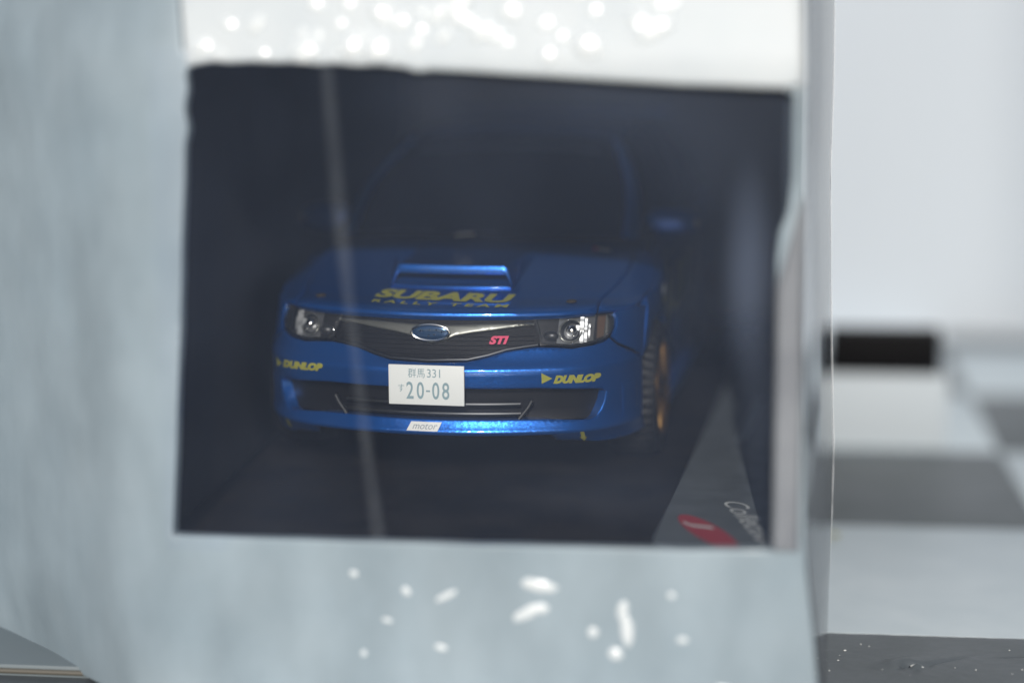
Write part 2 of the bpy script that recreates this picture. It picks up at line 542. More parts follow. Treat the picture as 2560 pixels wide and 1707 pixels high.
# ================================================================== DISPLAY CASE
case = thing('display_case', 'pale grey display case with a square window cut in its front', 'display case', CASE_O, CASE_ANG)
WIN = [(-5.57, 5.95), (-5.49, 5.955), (-5.34, 5.985), (-5.19, 5.97), (-4.98, 5.98), (-4.77, 5.97), (-4.60, 5.975), (-4.42, 5.955), (-4.25, 5.965), (-4.07, 5.945), (-3.85, 5.95), (-3.65, 5.93), (-3.58, 5.905), (-3.53, 5.895), (-3.47, 5.90), (-3.41, 5.91),
       (-3.02, 5.89), (-2.5, 5.86), (-2.0, 5.83), (-1.32, 5.79), (-0.45, 5.76), (-0.36, 5.72), (-0.36, 5.53), (-0.36, 5.02), (-0.39, 4.75), (-0.46, 4.55), (-0.48, 4.34), (-0.48, 3.79), (-0.46, 2.74), (-0.44, 1.88), (-0.47, 1.79),
       (-1.28, 1.76), (-1.99, 1.76), (-3.78, 1.74), (-5.84, 1.72), (-5.81, 2.11), (-5.78, 2.5), (-5.74, 3.1), (-5.70, 3.72), (-5.66, 4.43), (-5.62, 4.96), (-5.605, 5.25), (-5.59, 5.33), (-5.575, 5.40), (-5.585, 5.47), (-5.60, 5.55), (-5.59, 5.64), (-5.57, 5.72), (-5.57, 5.80), (-5.58, 5.87)]
WIN = [(a - .05 * (a / 5.7) ** 2, z) for a, z in WIN]
right_edge = pch([(0, 0.0), (.56, -.06), (1.17, -.12), (1.76, -.19), (3.1, -.23), (4.14, -.27), (5.83, -.28), (7.3, -.31)])
def relief(a, z):
    """how far the moulded front bends back from its plane"""
    r = 0.0
    t = max(0.0, -5.8 - a)
    r += .44 * t * t if t < .88 else .3407 + .774 * (t - .88)
    r += .006 * (a + .3) ** 2                      # the whole front is slightly barrelled
    if z > 6.0: r += .22 * (z - 6.0) + .05 * (z - 6.0) ** 2
    w = max(0.0, min(1.0, (-5.85 - a) / 1.7))
    q = max(0.0, 1.25 - z) * w
    r += .14 * q * q
    r += .014 * noise.noise(Vector((a * 1.1, z * 1.1, 1.7))) + .007 * noise.noise(Vector((a * 3.1, z * 3.1, 5.0)))
    r += .03 * max(0, noise.noise(Vector((a * 1.4 + 7, z * 1.4, 2.0)))) * w
    return r
def frontf(a, z): return Vector((a, -.12 + relief(a, z), z))
M['front'] = mat('pale_grey_plastic', (0.33, 0.38, 0.40), 0.40)
add_noise_color(M['front'], (0.285, 0.355, 0.405), (0.365, 0.435, 0.482), .8, lo=.25, hi=.75)
n, l, b = nodes(M['front'])
old = b.inputs['Base Color'].links[0].from_socket
tc = n.new('ShaderNodeTexCoord'); mpg = n.new('ShaderNodeMapping'); mpg.inputs['Scale'].default_value = (1.5, 1.5, .75); mpg.inputs['Rotation'].default_value = (0, .6, 0)
nz = n.new('ShaderNodeTexNoise'); nz.inputs['Scale'].default_value = .85; nz.inputs['Detail'].default_value = 5; nz.inputs['Roughness'].default_value = .55
l.new(tc.outputs['Object'], mpg.inputs[0]); l.new(mpg.outputs[0], nz.inputs['Vector'])
mr = n.new('ShaderNodeMapRange'); mr.inputs['From Min'].default_value = .3; mr.inputs['From Max'].default_value = .7; mr.inputs['To Min'].default_value = .86; mr.inputs['To Max'].default_value = 1.10
l.new(nz.outputs['Fac'], mr.inputs['Value'])
vm = n.new('ShaderNodeVectorMath'); vm.operation = 'SCALE'
l.new(old, vm.inputs[0]); l.new(mr.outputs[0], vm.inputs['Scale']); l.new(vm.outputs[0], b.inputs['Base Color'])
r2 = n.new('ShaderNodeMapRange'); r2.inputs['To Min'].default_value = .28; r2.inputs['To Max'].default_value = .6
l.new(nz.outputs['Fac'], r2.inputs['Value']); l.new(r2.outputs[0], b.inputs['Roughness'])
M['top'] = mat('plastic_top_lit', (0.62, 0.65, 0.66), 0.5, spec=0.4)  # whiter than the front: sunlight on the top put into the colour
add_noise_color(M['top'], (0.58, 0.63, 0.665), (0.68, 0.715, 0.735), .8, lo=.3, hi=.7)
SPL = 6.03
# lower front with the window hole open to the top bar: outline runs round the window
def bottomz(a): return .36 if a < -6.2 else (.36 * max(0, (-a - 5.6) / .6) if a < -5.6 else 0.0)
outer = []
for k in range(0, 40):
    z = .0 + 7.3 * k / 39
    outer.append((right_edge(z), z))
outer += [(-9.6, 7.3), (-9.6, .20), (-6.2, .20), (-5.7, .02)]
outline = outer
TOPZ = [(-5.72, 6.03), (-0.285, 5.90)]
# split into front panel (below / left) and the top bar, whitened as if sunlit
front_out = [(right_edge(z), z) for z in [k * .1475 for k in range(41)]]            # up to z = 5.9
front_out += [(-0.33, 5.86), (-0.40, 5.80)]
win_ccw = WIN
g = G()
front_full = [(right_edge(z), z) for z in [k * .15 for k in range(40)]] + [(-.2, 8.3), (-9.6, 8.3), (-9.6, .20), (-6.2, .20), (-5.7, .02)]
seam_l, seam_r = (-5.62, 6.04), (-0.29, 5.84)
def split_top():
    # top bar: right edge from seam up, to the top, back down along a seam line on the left, then the window's top edge
    i0 = 0
    topedge = WIN[0:21]                                       # left to right along the window top
    t = [(right_edge(z), z) for z in (5.80, 6.1, 6.5, 6.9, 7.3, 7.8, 8.3)] + [(-5.80, 8.3), (-5.75, 7.3), (-5.70, 6.6), (-5.64, 6.10)] + topedge
    return t
top_out = split_top()
# WIN[20] = right end of the top edge; WIN[34] = lower left corner of the window
iBL = 34
front_out = [(right_edge(5.775 * k / 38), 5.775 * k / 38) for k in range(39)] + WIN[20:] + [(-5.58, 5.985), (-5.655, 6.10), (-5.715, 6.6), (-5.765, 7.3), (-5.815, 8.3), (-9.6, 8.3), (-9.6, .02), (-7.5, .02), (-6.2, .10), (-5.7, .02)]
def back_wall(poly, g):
    return g
g = panel(front_out, frontf, .12, thick=.12, roll=.03, drop=.008, inward=Vector((0, -1, 0)))
g.build('front_panel', M['front'], case, ang=40)
def topf(a, z):
    v = frontf(a, z); v.y += -.03 + .0; return v
g = panel(top_out, topf, .09, thick=.14, roll=.05, drop=.04, inward=Vector((0, -1, 0)))
g.build('top_bar', M['top'], case, ang=40)
M['jamb'] = mat('grey_clear_strip', (0.25, 0.265, 0.29), 0.3, coat=.3)
add_noise_color(M['jamb'], (0.19, 0.20, 0.225), (0.32, 0.335, 0.36), .8, lo=.3, hi=.7)
g = G()
def jambf(u, v):
    z = 1.80 + 3.05 * v
    return Vector((-.485 + .215 * ((1 - .9 * max(0, min(1, (z - 4.1) / .75))) * (u - 1) + 1) + .02 * u, -.135 - .05 * sin(u * pi) - .018 * sin(u * 3 * pi), z))
g.grid(jambf, 16, 12)
g.build('window_jamb', M['jamb'], case, ang=80)
# pale bumps added to catch the sun as glints
M['drop'] = mat('glint_bump_pale', (0.80, 0.84, 0.86), 0.28, 0.0, 1.0, spec=1.0, coat_rough=0.2)
tops = [(-4.45, 6.48), (-4.58, 6.23), (-4.23, 6.31), (-4.13, 6.12), (-4.03, 6.19), (-3.85, 6.39), (-3.71, 6.34), (-3.52, 6.26), (-3.4, 6.42), (-3.35, 6.2), (-3.26, 6.47), (-2.44, 6.34), (-2.3, 6.2), (-2.03, 6.42), (-2.07, 6.18), (-2.42, 6.05), (-1.68, 6.32), (-1.46, 6.48), (-5.47, 6.12), (-5.31, 6.05), (-4.91, 6.06), (-4.57, 6.03), (-4.24, 6.06), (-3.05, 6.30), (-2.8, 6.15), (-2.75, 6.42), (-3.9, 6.1), (-5.0, 6.3)] + [(random.uniform(-5.3, -1.2), random.uniform(6.08, 6.6)) for _ in range(26)]
bots = [(-2.52, 1.40, .17, .06, .15), (-2.62, 1.15, .16, .055, -.5), (-2.50, 1.19, .07, .05, 0), (-1.78, 1.20, .05, .09, .2), (-1.74, 1.02, .06, .15, -.1), (-1.84, .80, .07, .06, .4), (-2.04, .99, .05, .05, 0), (-3.72, 1.30, .05, .035, .8), (-3.36, 1.27, .11, .03, -.5), (-4.2, 1.44, .04, .03, .3), (-3.41, .79, .06, .03, .2), (-4.12, .70, .03, .03, 0), (-.87, .50, .11, .05, .2), (-1.35, 1.35, .035, .03, .2), (-1.25, .95, .05, .03, 0), (-3.9, 1.02, .05, .02, .2)]
def dome():
    return G().ball((0, 0, 0), (1, .42, 1), 28, 18, fn=lambda v: v * (1 + .16 * noise.noise(v * 2.3 + Vector((3, 1, 7))) + .05 * noise.noise(v * 6)))
dome_o = dome().build('glint_bump', M['drop'], case); dome_me = dome_o.data
first = True
tl = []
for (a, z) in tops:
    q = random.uniform(.055, .135)
    tl.append((a, z, q * random.uniform(.8, 1.7), q * random.uniform(.6, 1.1), random.uniform(-.8, .8)))
for (a, z, sx, sz, rot) in tl + bots:
    if first: o = dome_o; first = False
    else:
        o = bpy.data.objects.new('glint_bump', dome_me); COL.objects.link(o); o.parent = case
    p = frontf(a, z); e = .01
    nrm = (frontf(a + e, z) - frontf(a - e, z)).cross(frontf(a, z + e) - frontf(a, z - e)).normalized()
    o.location = p - Vector((0, .02 if z > 6 else 0, 0))
    o.rotation_euler = (math.asin(max(-1, min(1, -nrm.z))), rot, atan2(nrm.x, -nrm.y))
    o.scale = (sx, min(sx, sz) * 1.1, sz)
# dusty pane with painted haze right behind the opening, with a long crease
G().add([(-5.95, .03, 1.6), (-.34, .03, 1.6), (-.34, .03, 6.1), (-5.95, .03, 6.1)], [[0, 1, 2, 3]]).build('window_pane', M['window'], case)
g = G()
cr = [(-4.37, 6.02), (-4.27, 4.58), (-4.16, 3.45), (-4.06, 2.48), (-3.97, 1.68)]
vs = []
for k, (a, z) in enumerate(cr):
    wv = .056 + .012 * sin(k * 2.1)
    vs += [(a - wv, .022, z), (a, .012, z), (a + wv, .022, z)]
g.add(vs, [[3 * k + q, 3 * k + q + 1, 3 * k + q + 4, 3 * k + q + 3] for k in range(4) for q in (0, 1)])
g.build('pane_crease', M['crease'], case)
# black lined box, light painted into its right and back liners
def slab(name, x0, x1, y0, y1, z0, z1, material, bev=.02):
    return G().box(x0, x1, y0, y1, z0, z1, bev).build(name, material, case, ang=50)
slab('side_wall', -6.25, -6.13, .46, 14.5, 0, 8.0, M['liner'])
G().box(-.43, -.35, .05, 14.38, 0, 8.0, .02, lambda v: v + Vector((.020 * v.y, 0, 0))).build('side_wall', M['sideliner'], case, ang=50)
slab('back_wall', -6.13, -.05, 14.4, 14.5, 0, 8.0, M['backliner'])
slab('unseen_lid', -6.3, -.04, .46, 14.55, 8.01, 8.25, M['smoked'])  # out of view, made see-through to let light in from above
slab('plinth', -6.12, -.44, .30, 14.38, 0.0, 1.585, M['plinth'], .03)
# clear side plastic that flares outwards, then runs back along the box
rear_edge = pch([(0, .08), (.46, .12), (1.01, .15), (1.93, .16), (2.49, .14), (3.31, .11), (4.12, .09), (4.92, .07), (5.71, .08), (6.6, .07), (7.3, .07)])
def sidef(u, v):
    z = 8.2 * v
    a0, a1 = right_edge(z) + .01, rear_edge(z)
    bulge = .018 * sin(u * pi)
    return Vector((a0 + (a1 - a0) * u ** .8 + bulge, -.26 + u * 3.35, z))
G().grid(sidef, 14, 40).build('side_pane', M['sidepane'], case, ang=80)
def sideb(u, v):
    z = 8.2 * v
    return Vector((rear_edge(z) - .03 * u, 3.09 + u * 11.3, z))
G().grid(sideb, 4, 20).build('side_pane', M['sidepane'], case, ang=80)
G().tube([(rear_edge(8.2 * k / 24) + .004, 3.09, 8.2 * k / 24) for k in range(25)], .010, 6).build('pane_edge', M['sideedge'], case)  # pale tube painted in as the highlight along the pane's bend
# base rim under the left of the front
M['rim'] = mat('brown_grey_rim', (0.13, 0.12, 0.10), 0.45)
M['basegrey'] = mat('base_grey', (0.19, 0.225, 0.245), 0.5)
G().box(-9.8, -6.05, .98, 3.2, 0.0, .12, .02).build('base_plate', M['basegrey'], case, ang=50)
G().tube([(-9.7 + k * .2, .965, .06) for k in range(18)], .028, 8).build('base_rim', M['rim'], case, ang=50)

# ================================================================== NAME CARD on the plinth
CZ = 1.592
card = thing('name_card', 'dark grey name card with a red oval lying beside the blue car', 'card', (2.9, 3.0, CZ))
def rr(x0, x1, y0, y1, r, n_=6):
    out = []
    for cx, cy, a0 in ((x1 - r, y1 - r, 0), (x0 + r, y1 - r, pi / 2), (x0 + r, y0 + r, pi), (x1 - r, y0 + r, 1.5 * pi)):
        out += [(cx + r * cos(a0 + pi / 2 * k / n_), cy + r * sin(a0 + pi / 2 * k / n_)) for k in range(n_ + 1)]
    return out
cardpts = chaikin([(2.46 - 2.9, -1.70 - 3), (3.55 - 2.9, -1.70 - 3), (3.56 - 2.9, -1.2 - 3), (3.02 - 2.9, 9.4 - 3), (2.50 - 2.9, 9.5 - 3), (2.46 - 2.9, 8.5 - 3), (2.46 - 2.9, -1.2 - 3)], 2)
g = panel(cardpts, lambda x, y: Vector((x, y, .03)), .4, thick=.03, inward=Vector((0, 0, 1)))
g.build('board', M['cardgrey'], card)
def flat_text(body, shear=0.0, offset=0.0, size=1.0, spacing=1.0):
    cu = bpy.data.curves.new('t', 'FONT')
    cu.body = body; cu.size = size; cu.shear = shear; cu.offset = offset; cu.space_character = spacing
    cu.resolution_u = 4; cu.fill_mode = 'BOTH' if hasattr(cu, 'fill_mode') else cu.fill_mode
    ob = bpy.data.objects.new('t', cu); COL.objects.link(ob)
    dg = bpy.context.evaluated_depsgraph_get(); dg.update()
    me = bpy.data.meshes.new_from_object(ob.evaluated_get(dg))
    bm = bmesh.new(); bm.from_mesh(me)
    bmesh.ops.remove_doubles(bm, verts=bm.verts, dist=1e-5)
    bmesh.ops.triangulate(bm, faces=bm.faces)
    bm.verts.index_update()
    vs = [v.co.copy() for v in bm.verts]; fs = [[v.index for v in f.verts] for f in bm.faces]
    bm.free(); bpy.data.objects.remove(ob); bpy.data.curves.remove(cu); bpy.data.meshes.remove(me)
    x0 = min(v.x for v in vs); x1 = max(v.x for v in vs); y0 = min(v.y for v in vs); y1 = max(v.y for v in vs)
    return [((v.x - x0) / (x1 - x0), (v.y - y0) / (y1 - y0)) for v in vs], fs, (x1 - x0) / (y1 - y0)
def printed(name, body, fn, material, parent, split=False, **kw):
    uv, fs, asp = flat_text(body, **kw)
    if split:                                  # every character becomes a part of its own
        par = list(range(len(uv)))
        def fd(i):
            while par[i] != i: i = par[i]
            return i
        for f in fs:
            for q in f[1:]: par[fd(q)] = fd(f[0])
        comp = {}
        for i in range(len(uv)): comp.setdefault(fd(i), []).append(i)
        out = None
        for k in sorted(comp, key=lambda k: min(uv[i][0] for i in comp[k])):
            ids = {i: q for q, i in enumerate(comp[k])}
            o = mesh_obj(name, [fn(*uv[i]) for i in comp[k]], [[ids[i] for i in f] for f in fs if f[0] in ids], material, parent, smooth=False)
            out = out or o
        return out
    vs = [fn(u, v) for u, v in uv]
    return mesh_obj(name, vs, fs, material, parent, smooth=False)
# logo: the writing runs towards the viewer at a slant
LA = radians(-63)
lx, ly = Vector((cos(LA), sin(LA), 0)), Vector((-sin(LA), cos(LA), 0))
LC = Vector((2.93 - 2.9, -1.15 - 3.0, 0))
oval = [(cos(2 * pi * k / 40) * .66, sin(2 * pi * k / 40) * .155) for k in range(40)]
panel(oval, lambda p, q: LC + lx * p + ly * q + Vector((0, 0, .033)), .08, inward=Vector((0, 0, 1))).build('red_oval', M['red'], card)
printed('logo_letter', 'J', lambda u, v: LC + lx * (-.40 + u * .34) + ly * (-.10 + v * .20) + Vector((0, 0, .036)), M['whitedecal'], card, shear=.3, offset=.03)
TD = Vector((.307, -.952, 0)); TN = Vector((.952, .307, 0)); TC = Vector((3.31 - 2.9, -.80 - 3, 0))
printed('logo_letter', 'Collection', lambda u, v: TC + TD * (-.85 + u * 1.7) + TN * (-.09 + v * .22) + Vector((0, 0, .036)), M['whitedecal'], card, shear=.35, split=True)
panel(rr(2.86 - 2.9, 2.98 - 2.9, 2.8 - 3, 5.2 - 3, .05), lambda x, y: Vector((x + .02 * y, y, .035)), .3, inward=Vector((0, 0, 1))).build('pale_strip', M['palesticker'], card)

# ================================================================== MODEL CAR  (lengths below in full-size millimetres, scale 1:43)
K = 1.0 / 430.0
car = thing('model_car', 'blue model rally car with yellow lettering and gold wheels inside the case', 'model car', (0, 0, 1.6))
def cm(v): return Vector((v[0] * K, v[1] * K, v[2] * K))
sweep = pch([(0, 0), (100, 4), (200, 15), (300, 34), (400, 61), (550, 115), (650, 170), (700, 213), (750, 272), (800, 355), (840, 455), (866, 560), (880, 640)])
prof = pch([(180, 62), (205, 50), (225, 24), (245, 4), (256, -12), (268, -17), (290, -8), (321, 2), (400, -6), (456, -12), (500, -18), (528, -23), (540, -22), (555, -13), (572, 2), (600, 22), (640, 42), (700, 74), (740, 96), (762, 108), (800, 150)])
def F(x, z, o=0.0): return Vector((x, sweep(abs(x)) + prof(z) + o, z))
zc = pch([(0, 762), (25, 776), (60, 786), (200, 806), (312, 826), (412, 842), (592, 874), (792, 910), (1022, 953), (1142, 972)])
xs_ = pch([(435, 790), (560, 838), (740, 862), (905, 870), (1080, 862), (1250, 845)])
zs_ = pch([(435, 752), (560, 772), (740, 792), (905, 808), (1080, 835), (1250, 875)])
def top(P, Q):
    u, t = P / 838.0, Q / 1142.0
    a = abs(u); yl = sweep(838 * min(a, 1)) + 108; y = yl + (1250 - yl) * t
    xm = 838 + (xs_(y) - 838) * min(1, max(0, t) * 2.5); x = a * xm
    z = zc(1142 * t); ac = .835 + .045 * t
    z -= 48 * t * (min(a, ac) / ac) ** 2.2
    if a > ac:
        q = min(1, (a - ac) / (1 - ac)); ze = zs_(max(y, 435)); z = z + (ze - z) * (0.25 * q + 0.75 * q ** 1.8)
    return Vector((x if u >= 0 else -x, y, z))
cF = lambda x, z: cm(F(x, z)); cT = lambda P, Q: cm(top(P, Q))
FRONT = Vector((0, -1, 0)); UP = Vector((0, 0, 1))
def part(g, name, material, ang=35, recalc=False, parent=None): return g.build(name, material, parent or car, ang=ang, recalc=recalc)

# --- bumper skin
btop = [(0, 572), (169, 577), (252, 594), (329, 616), (400, 626), (459, 632), (541, 627), (600, 620), (682, 626), (729, 635), (747, 648), (778, 614), (829, 575), (866, 531)]
bbot = [(866, 185), (769, 186), (700, 191), (646, 203), (587, 207), (540, 214), (520, 246), (292, 247), (0, 248)]
INT = [(0, 462), (300, 459), (471, 459), (690, 443), (728, 436), (742, 420), (735, 377), (722, 342), (704, 316), (677, 307), (511, 319), (381, 321), (0, 321)]
intake = mirror(INT)
g = panel(mirror(btop + bbot), cF, 26, thick=60 * K, holes=[intake], roll=9, drop=5 * K, inward=FRONT, rows=[(q, 14) for q in (526, 532, 537, 541, 544, 547, 550, 553, 557, 562, 568, 300, 293, 287, 281, 276, 272, 268, 264, 260, 256, 252)])
part(g, 'bumper', M['paint'])
# bumper side recess plate
for s in (1, -1):
    g = panel([(s * x, z) for x, z in [(797, 450), (848, 441), (848, 275), (798, 292)]], cF, 26, thick=4 * K, off=2 * K, roll=6, drop=2 * K, inward=FRONT)
    part(g, 'corner_plate', M['paint'])
# --- lower intake inside
g = panel(mirror([(0, 470), (480, 468), (745, 445), (755, 420), (720, 300), (0, 310)]), lambda x, z: cm(F(x * .995, z, 75)), 40, inward=FRONT)
part(g, 'intake_back', M['black'])
for zz in (385, 342):
    g = G().tube([cm(F(x, zz, 30)) for x in range(-390, 391, 30)], 9 * K, 8)
    part(g, 'intake_slat', M['darkmetal'])
for s in (1, -1):
    g = G().tube([cm(F(s * 440, 400, 22)), cm(F(s * 424, 370, 18)), cm(F(s * 385, 320, 14))], 9 * K, 8)
    part(g, 'intake_strut', M['darkmetal'])
# --- grille
gr = mirror([(0, 756), (432, 748), (452, 700), (459, 640), (400, 634), (329, 624), (252, 602), (169, 585), (0, 580)])
g = panel(gr, lambda x, z: cm(F(x, z, 40)), 30, inward=FRONT)
part(g, 'grille', M['grille'])
for zz in (600, 618, 636, 654, 672):
    xm_ = min(440, 120 + (zz - 575) * 5.0)
    g = G().tube([cm(F(xm_ * (k / 10 - 1), zz, 34)) for k in range(21)], 1.8 * K, 6)
    part(g, 'grille_bar', M['black'])
# lower black rim of the grille
rim = [(169, 577), (252, 594), (329, 616), (400, 626), (459, 633)]
pts = [(-x, z) for x, z in reversed(rim)] + [(0, 572)] + rim
part(G().tube([cm(F(x, z + 6, 8)) for x, z in pts], 7 * K, 8), 'grille_rim', M['darkmetal'])
# wing shaped bar and emblem
wing = mirror([(0, 727), (74, 724), (124, 726), (281, 731), (434, 729), (436, 719), (370, 714), (283, 703), (180, 691), (102, 678), (62, 660), (0, 649)])
g = panel(wing, lambda x, z: cm(F(x, z, 14)), 18, thick=18 * K, roll=9, drop=8 * K, inward=FRONT)
part(g, 'grille_wing', M['satin'])
em0 = F(-3, 691, -2)
g = G()
ring = []
NR = 48
for k in range(NR + 1):
    t = 2 * pi * k / NR
    ring.append(cm((em0.x + 84 * cos(t), em0.y, em0.z + 35 * sin(t))))
part(G().tube(ring, 5 * K, 8, cap=False), 'emblem_ring', M['chrome'])
part(G().ball((em0.x * K, (em0.y + 2) * K, em0.z * K), (82 * K, 9 * K, 33 * K), 32, 16), 'emblem', M['emblem'])
g = G()
for (sx, sz, sr) in [(-40, 8, 8), (-2, 12, 5), (28, 13, 5), (50, 4, 5), (18, -8, 5), (-8, -14, 5)]:
    st = []
    yy = em0.y - 9
    ctr = cm((em0.x + sx, yy - 1.5, em0.z + sz))
    vs = [ctr] + [cm((em0.x + sx + (sr if k % 2 == 0 else sr * .38) * 1.4 * sin(pi * k / 4), yy + 1, em0.z + sz + (sr if k % 2 == 0 else sr * .38) * cos(pi * k / 4))) for k in range(8)]
    part(G().add(vs, [[0, 1 + (k + 1) % 8, 1 + k] for k in range(8)]), 'emblem_star', M['chrome'])
# pink badge
printed('grille_badge', 'STI', lambda u, v: cm(F(252 + u * 82, 643 + v * 34, 16)), M['pink'], car, shear=.25, offset=.055)
# --- headlights
HL = [(432, 748), (548, 747), (620, 754), (690, 752), (753, 746), (763, 715), (761, 685), (746, 656), (729, 643), (682, 634), (600, 628), (541, 634), (470, 639), (455, 690)]
def ell(cx, cz, rx, rz, n_=28): return [(cx + rx * cos(2 * pi * k / n_), cz + rz * sin(2 * pi * k / n_)) for k in range(n_)]
for s in (1, -1):
    f_ = lambda x, z, s=s: (s * x, z)
    hl = [f_(x, z) for x, z in HL]
    base = thing_part = None
    # black bucket
    g = panel(hl, lambda x, z: cm(F(x, z, 62)), 26, inward=FRONT)
    bucket = part(g, 'headlight', M['black'])
    g = panel([f_(x, z) for x, z in [(540, 736), (690, 744), (690, 642), (600, 634), (540, 640)]], lambda x, z: cm(F(x * .985, z, 40 + (z - 690) * .26)), 20, inward=FRONT)
    part(g, 'reflector_panel', M['reflsatin'], parent=bucket)
    # wrap-around wall of the bucket
    # silver reflector bowl with ribs
    g = G()
    def bowl(u, v, s=s):
        a = 2 * pi * u; r = v
        x = 588 + 46 * r * cos(a); z = 690 + 46 * r * sin(a)
        p = F(s * x, z, 16 + 40 * (1 - r * r)); return cm(p)
    g.grid(bowl, 36, 8)
    part(g, 'reflector', M['darkmetal'], ang=80, parent=bucket)
    g = G().tube([cm(F(s * (588 + 46 * cos(2 * pi * k / 36)), 690 + 46 * sin(2 * pi * k / 36), 16)) for k in range(37)], 4 * K, 8, cap=False)
    part(g, 'reflector_ring', M['satin'], parent=bucket)
    c = F(s * 590, 688, 30)
    part(G().ball((c.x * K, c.y * K, c.z * K), (26 * K, 26 * K, 26 * K), 24, 14), 'bulb', M['chrome'], parent=bucket)
    # upright reflector strips added to flash the sun, leaning back, slightly wavy
    for k, x0 in enumerate((617, 634, 650, 664)):
        g = G(); hw = (7.5, 8.0, 6.0, 4.0)[k]; zlo, zhi = ((690, 712), (636, 746), (640, 742), (655, 715))[k]
        def strip(u, v, s=s, x0=x0, hw=hw, zlo=zlo, zhi=zhi, k=k):
            z = zlo + (zhi - zlo) * v; c0 = F(s * x0, z, 0)
            w_ = (u * 2 - 1) * hw
            return cm((s * x0 + w_, F(s * x0, 690, 0).y + 8 + (z - 690) * .29 + s * w_ * .19 + 2.6 * sin(z * .10 + k * 2.0) + .7 * sin(z * .23 + k), z))
        g.grid(strip, 4, 40)
        part(g, 'glint_strip', M['softchrome'], ang=180, parent=bucket)
    g = panel([f_(x, z) for x, z in [(690, 742), (722, 742), (718, 655), (692, 648)]], lambda x, z: cm(F(x, z, 32)), 20, inward=FRONT)
    part(g, 'side_marker', M['amber'], parent=bucket)
    g = panel([f_(x, z) for x, z in [(726, 745), (755, 744), (760, 700), (748, 664), (728, 652)]], lambda x, z: cm(F(x, z, 22)), 16, thick=10 * K, roll=5, drop=5 * K, inward=FRONT)
    part(g, 'outer_reflector', M['satin'], parent=bucket)
    for (bx, bz, br) in ((604, 668, 6), (600, 640, 4), (640, 738, 4), (668, 700, 5), (742, 742, 4), (734, 662, 5), (575, 735, 4)):  # beads added inside the headlight for pin glints
        c = F(s * bx, bz, 10)
        part(G().ball((c.x * K, c.y * K, c.z * K), (br * K, br * K, br * K), 12, 8), 'glint_bead', M['chrome'], parent=bucket)
    # inner lamp, nearer the grille
    c = F(s * 505, 668, 40)
    part(G().ball((c.x * K, c.y * K, c.z * K), (34 * K, 20 * K, 22 * K), 20, 12), 'inner_lamp', M['darkmetal'], parent=bucket)
    # clear cover
    g = panel(hl, lambda x, z: cm(F(x, z, 2)), 22, thick=8 * K, roll=8, drop=6 * K, inward=FRONT)
    part(g, 'headlight_cover', M['lens'], parent=bucket)

# --- hood
def U(u, t): return (u * 838, t * 1142)
hood = [U(-.825, .004), U(-.6, .004), U(-.3, .004), U(0, .004), U(.3, .004), U(.6, .004), U(.825, .004), U(.838, .25), U(.85, .5), U(.86, .75), U(.868, .97), U(.5, .985), U(0, .99), U(-.5, .985), U(-.868, .97), U(-.86, .75), U(-.85, .5), U(-.838, .25)]
g = panel(hood, cT, 40, thick=20 * K, roll=16, drop=12 * K, inward=UP)
part(g, 'hood', M['paint'])
# --- fenders (top, and the piece beside the headlight)
for s in (1, -1):
    fo = [U(s * .830, .003), U(s * .90, .003), U(s * .985, .003), U(s * .997, .02), U(s * .997, .25), U(s * .997, .5), U(s * .997, .75), U(s * .997, .99), U(s * .873, .985), U(s * .865, .75), U(s * .855, .5), U(s * .843, .25)]
    g = panel(fo, cT, 34, thick=14 * K, roll=7, drop=4 * K, inward=UP)
    panel([(s * x, z) for x, z in [(770, 757), (838, 757), (866, 745), (866, 541), (833, 583), (782, 622), (757, 652), (768, 690), (769, 718), (762, 748)]], cF, 24, thick=12 * K, roll=7, drop=4 * K, inward=FRONT, g=g)
    part(g, 'fender', M['paint'])
# --- hood scoop
sh = lambda u, t: top(*U(u, t))
def scoopz(v):  # profile along the length: y offset and height of the top skin
    return v
g = G()
def scoop_top(u, v):
    x = (u * 2 - 1)
    wdt = 282 + 16 * v
    y = 492 + v * 560 - 14 * (1 - x * x)
    xx = x * wdt
    a = abs(x)
    base = top(xx / .99, max(0, (y - 108) / 1142 * 1142)).z
    h0 = 92 * (1 - v) ** 1.15 + 4
    edge = 1 - max(0, (a - .86) / .14) ** 2.2
    return cm((xx, y, base + h0 * edge + 2))
g.grid(scoop_top, 40, 14)
part(g, 'hood_scoop', M['paint'], ang=60)
# lip of the scoop mouth: bright rolled front edge
g = G()
def lipf(u, v):
    x = (u * 2 - 1); a = abs(x); xx = x * 280
    y0 = 492 - 14 * (1 - x * x)
    base = top(xx / .99, y0 - 108).z
    edge = 1 - max(0, (a - .86) / .14) ** 2.2
    zt = base + 96 * edge + 2
    hgt = min(40, max(6, zt - base - 8))
    if v < .35:
        w_ = v / .35 * pi / 2; y = y0 - 8 * sin(w_); z = zt - 8 * (1 - cos(w_)) 
    elif v < .8:
        q = (v - .35) / .45; y = y0 - 8 - 3 * sin(q * pi); z = zt - 8 - q * (hgt - 8)
    else:
        q = (v - .8) / .2; y = y0 - 8 + q * 50; z = zt - hgt + 6 * q
    return cm((xx, y, z))
g.grid(lipf, 40, 20)
part(g, 'scoop_lip', M['paint'], ang=60)
